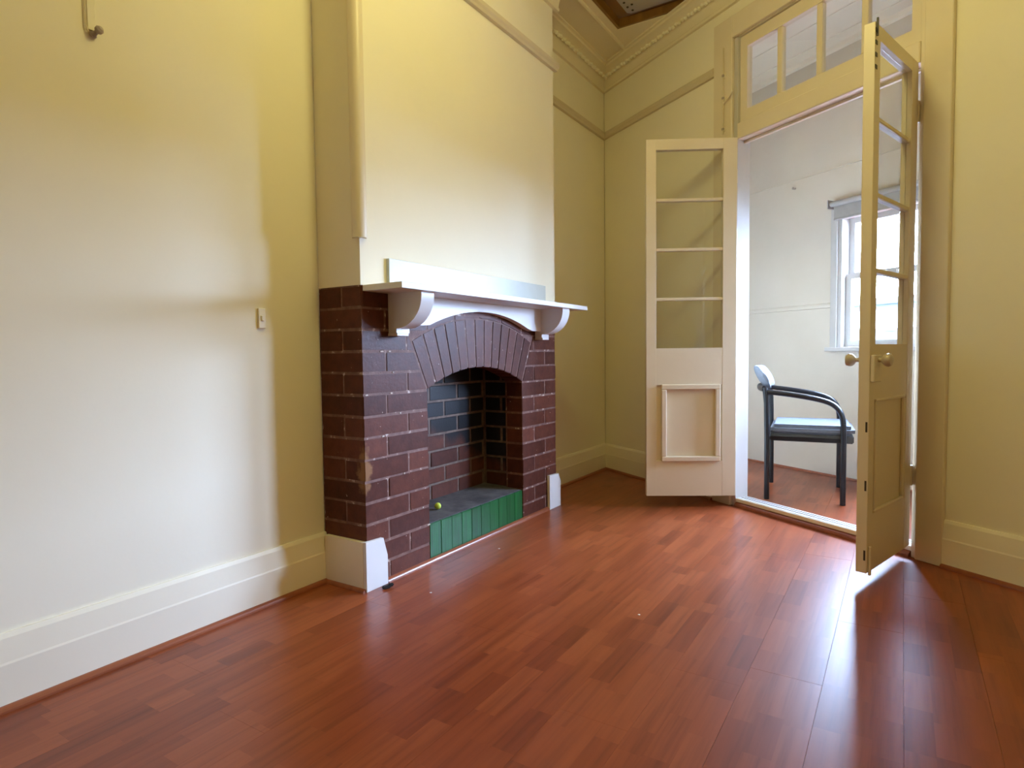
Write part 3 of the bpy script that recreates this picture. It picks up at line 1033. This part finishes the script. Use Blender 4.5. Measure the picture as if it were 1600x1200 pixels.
def window(name, label, a, b, z0, z1):
    w_ = door_empty(name)
    struct(w_, label, 'window')
    f = SUN - 0.012
    t = M['jamb']
    for (x0, x1, q0, q1) in ((a - 0.052, a + 0.0, z0 - 0.03, z1 + 0.055), (b, b + 0.052, z0 - 0.03, z1 + 0.055), (a, b, z1, z1 + 0.055)):
        dpart(MB().box(x0, x1, f, SUN - 0.0005, q0, q1).bevel(0.002), 'casing', M['jamb'], w_)
    dpart(MB().box(a - 0.07, b + 0.07, SUN - 0.045, SUN + 0.118, z0 - 0.028, z0 + 0.001).bevel(0.003), 'sill', t, w_)
    dpart(MB().box(a + .0005, a + 0.030, SUN + 0.001, SUN + 0.119, z0 + .0015, z1 - .0005), 'frame', t, w_)
    dpart(MB().box(b - 0.030, b - .0005, SUN + 0.001, SUN + 0.119, z0 + .0015, z1 - .0005), 'frame', t, w_)
    dpart(MB().box(a + 0.0305, b - 0.0305, SUN + 0.001, SUN + 0.119, z1 - 0.028, z1 - .0005), 'frame', t, w_)
    zm = z0 + (z1 - z0) * 0.53
    aa, bb = a + 0.031, b - 0.031
    mid = (aa + bb) / 2
    for (q0, q1, yo) in ((z0 + 0.002, zm + 0.02, 0.045), (zm - 0.015, z1 - 0.029, 0.080)):
        y0, y1 = SUN + yo, SUN + yo + 0.032
        ss = dpart(MB().box(aa, aa + 0.042, y0, y1, q0, q1), 'sash', t, w_)
        dpart(MB().box(bb - 0.042, bb, y0, y1, q0, q1), 'stile', t, ss)
        dpart(MB().box(aa + 0.042, bb - 0.042, y0, y1, q0, q0 + 0.045), 'rail', t, ss)
        dpart(MB().box(aa + 0.042, bb - 0.042, y0, y1, q1 - 0.035, q1), 'rail', t, ss)
        dpart(MB().box(aa + 0.0425, bb - 0.0425, y0 + 0.014, y0 + 0.017, q0 + 0.0455, q1 - 0.0355), 'pane', M['glass'], ss)
    return w_


window('window_2', 'bright sash window in the sunroom wall behind the chair', *WINDOWS[0])
window('window_3', 'second sunroom sash window, hidden behind the right door leaf', *WINDOWS[1])


def blind(label, a, b, z1):
    bl = door_empty('roller_blind')
    tag(bl, label, 'blind')
    yc = SUN - 0.045
    MB().lathe([(0.018, a - 0.03), (0.020, a - 0.028), (0.020, b + 0.028), (0.018, b + 0.03)], 16,
               Matrix.Translation((0, yc, z1 + 0.045)) @ Matrix.Rotation(R(90), 4, 'Y')).build('roll', M['blind'], bl, True)
    MB().box(a - 0.02, b + 0.02, yc + 0.022, yc + 0.0245, z1 - 0.055, z1 + 0.045).build('fabric', M['blind'], bl)
    MB().box(a - 0.02, b + 0.02, yc + 0.016, yc + 0.030, z1 - 0.070, z1 - 0.0555).bevel(0.003).build('bottom_bar', M['blind'], bl)
    for s_ in (a - 0.038, b + 0.031):
        MB().box(s_, s_ + 0.007, yc - 0.028, SUN - 0.0125, z1 + 0.015, z1 + 0.075).build('bracket', M['steel'], bl)
    return bl


blind('rolled-up grey blind above the sunroom window behind the chair', WINDOWS[0][0], WINDOWS[0][1], WINDOWS[0][3] + 0.03)

# ------------------------------------------------------------------ chair in the sunroom
ch = empty('armchair', W(1.349, 0.646), R(39.4) - PHI)
tag(ch, 'black bentwood armchair with blue-grey padded seat and back in the sunroom', 'chair')
for sy in (-1, 1):
    y = 0.272 * sy
    path = [(-0.212, y, 0.675), (-0.12, y, 0.665), (0.0, y, 0.648), (0.09, y, 0.630), (0.145, y, 0.612), (0.185, y, 0.580), (0.205, y, 0.535), (0.212, y, 0.48), (0.212, y, 0.25), (0.212, y, 0.0)]
    # arm and front leg in one bent piece
    a_ = [p for p in path]
    fine = []
    for i in range(len(a_) - 1):
        for t in range(3):
            fine.append(Vector(a_[i]).lerp(Vector(a_[i + 1]), t / 3))
    fine.append(Vector(a_[-1]))
    for _ in range(4):
        fine = [fine[0]] + [(fine[i - 1] + fine[i] * 2 + fine[i + 1]) / 4 for i in range(1, len(fine) - 1)] + [fine[-1]]
    n_arm = next(i for i, p in enumerate(fine) if p.z < 0.50)
    oval = [(0.021 * math.cos(2 * math.pi * j / 12), 0.016 * math.sin(2 * math.pi * j / 12)) for j in range(12)]
    MB().sweep(fine[:n_arm + 1], lambda t: oval).build('arm', M['black'], ch, True)
    MB().sweep(fine[n_arm:], lambda t: oval).build('leg', M['black'], ch, True)
    MB().sweep([(-0.212, y, 0.0), (-0.212, y, 0.35), (-0.216, y, 0.60), (-0.226, y, 0.70)], lambda t: oval).build('leg', M['black'], ch, True)
# curved back rail and pad
bp = []
for i in range(13):
    t = -1 + 2 * i / 12
    bp.append(Vector((-0.232 - 0.045 * (1 - t * t), 0.283 * t, 0.695)))
MB().tube(bp, 0.012, 0.020, 10).build('back_rail', M['black'], ch, True)
prof = []
for j in range(16):
    a_ = 2 * math.pi * j / 16
    u, w = 0.024 * math.cos(a_), 0.072 * math.sin(a_)
    prof.append((u, w))
b_ = MB()
rings = []
for i in range(17):
    t = -1 + 2 * i / 16
    sc2 = (1 - max(0, abs(t) - 0.86) / 0.14 * 0.55)
    cx_, cy2 = -0.222 - 0.045 * (1 - t * t), 0.268 * t
    ring = []
    for u, w in prof:
        ring.append(b_.bm.verts.new((cx_ + u * sc2 - w * sc2 * 0.50, cy2, 0.762 + w * sc2)))
    rings.append(ring)
for r0, r1 in zip(rings, rings[1:]):
    for j in range(16):
        b_.bm.faces.new([r0[j], r0[(j + 1) % 16], r1[(j + 1) % 16], r1[j]])
b_.bm.faces.new(rings[0][::-1])
b_.bm.faces.new(rings[-1])
b_.build('backrest', M['pad'], ch, True)
# seat: padded cushion over a dark board, slightly domed
b_ = MB().box(-0.195, 0.275, -0.245, 0.245, 0.405, 0.470)
bmesh.ops.bevel(b_.bm, geom=list(b_.bm.edges), offset=0.022, segments=4, affect='EDGES')
b_.build('seat', M['pad'], ch, True)
MB().box(-0.19, 0.268, -0.240, 0.240, 0.366, 0.412).bevel(0.006, 2).build('seat_board', M['under'], ch)
for sy in (-1, 1):
    MB().box(-0.20, 0.205, 0.2405 * sy - 0.004, 0.2405 * sy + 0.012 * sy + 0.004, 0.372, 0.395).build('side_rail', M['black'], ch)

# ------------------------------------------------------------------ small things
sw_ = empty('light_switch', (0, 1.447, 1.072), R(90))
tag(sw_, 'small narrow cream light switch on the left wall', 'switch')
MB().box(-0.015, 0.015, -0.009, 0.0, -0.037, 0.037).bevel(0.002).build('plate', M['skirt'], sw_)
MB().box(-0.006, 0.006, -0.014, -0.0092, -0.010, 0.010).bevel(0.002).build('rocker', M['skirt'], sw_)

kn = empty('wall_cord', (0, 0.914, 1.872), R(90))
kn.name = 'wall_bell_pull'
tag(kn, 'cream bell pull cover ending in a grey knob high on the left wall', 'bell pull')
MB().box(-0.013, 0.009, -0.006, 0.0, 0.012, 1.0).bevel(0.0015).build('cover_strip', M['wall'], kn)
MB().tube([(-0.019, -0.005, 1.0), (-0.019, -0.005, 0.3), (-0.018, -0.006, 0.02), (-0.012, -0.008, 0.004)], 0.0022, seg=8).build('cord', M['trim'], kn, True)
MB().lathe([(0.010, 0.0), (0.011, 0.006), (0.007, 0.010), (0.006, 0.018), (0.011, 0.024), (0.012, 0.032), (0.007, 0.038)], 14,
           Matrix.Rotation(R(62), 4, 'X') @ Matrix.Rotation(R(18), 4, 'Y')).build('knob', M['knobgrey'], kn, True)

ball = MB()
bmesh.ops.create_icosphere(ball.bm, subdivisions=3, radius=0.0165)
ball = ball.build('ball', M['lime'], smooth=True)
ball.location = (0.115, 2.315, HZ + 0.0165)
tag(ball, 'small lime green ball lying on the hearth', 'ball')

plug = empty('rubber_stopper', (D + 0.050, Y0 + 0.055, 0.0), R(70))
tag(plug, 'small black rubber stopper on the floor by the white skirting block', 'stopper')
MB().box(-0.018, 0.016, -0.010, 0.010, 0.0, 0.013).bevel(0.004, 2).build('base', M['rubber'], plug, True)
MB().box(0.006, 0.030, -0.007, 0.007, 0.004, 0.017).bevel(0.004, 2).build('tab', M['rubber'], plug, True)

for (x, y, lab) in ((0.47, 1.83, 'tiny white paint flake on the floor, nearest to the fireplace corner'),
                    (0.40, 2.42, 'tiny white paint flake on the floor before the hearth'),
                    (1.24, 2.05, 'tiny white paint flake alone in the middle of the floor')):
    f_ = MB().prism([(-0.004, -0.003), (0.003, -0.004), (0.005, 0.002), (-0.001, 0.005)], 0.0002, 0.0016, 'z').build('paint_flake', M['flake'])
    f_.location = (x, y, 0)
    tag(f_, lab, 'flake', 'paint flakes on the floor')

# ------------------------------------------------------------------ outside the sunroom
g = MB().box(-40, 40, SUN + 0.14, 70, -0.75, -0.70).build('ground', M['ground'], frame='door')
struct(g, 'grey ground outside the sunroom windows', 'ground')
fe = door_empty('garden_fence')
tag(fe, 'blue-grey metal fence outside the sunroom window', 'fence')
for i in range(14):
    s_ = -7.5 + i * 1.0
    b_ = MB()
    pts = []
    for j in range(11):
        pts.append((s_ + j * 0.0985, 6.0 + (0.025 if j % 4 in (1, 2) else 0.0)))
    pts2 = [(x, y + 0.004) for x, y in reversed(pts)]
    b_.prism(pts + pts2, -0.70, 1.20, 'z')
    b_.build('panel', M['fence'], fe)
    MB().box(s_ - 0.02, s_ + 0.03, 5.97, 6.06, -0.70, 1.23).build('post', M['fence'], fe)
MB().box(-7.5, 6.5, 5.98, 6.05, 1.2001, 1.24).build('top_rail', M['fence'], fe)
nh = door_empty('neighbouring_house')
tag(nh, 'white neighbouring house with a teal roof edge beyond the fence', 'house')
MB().box(-12, 4, 10.0, 15, -0.70, 1.77).build('wall', M['render'], nh)
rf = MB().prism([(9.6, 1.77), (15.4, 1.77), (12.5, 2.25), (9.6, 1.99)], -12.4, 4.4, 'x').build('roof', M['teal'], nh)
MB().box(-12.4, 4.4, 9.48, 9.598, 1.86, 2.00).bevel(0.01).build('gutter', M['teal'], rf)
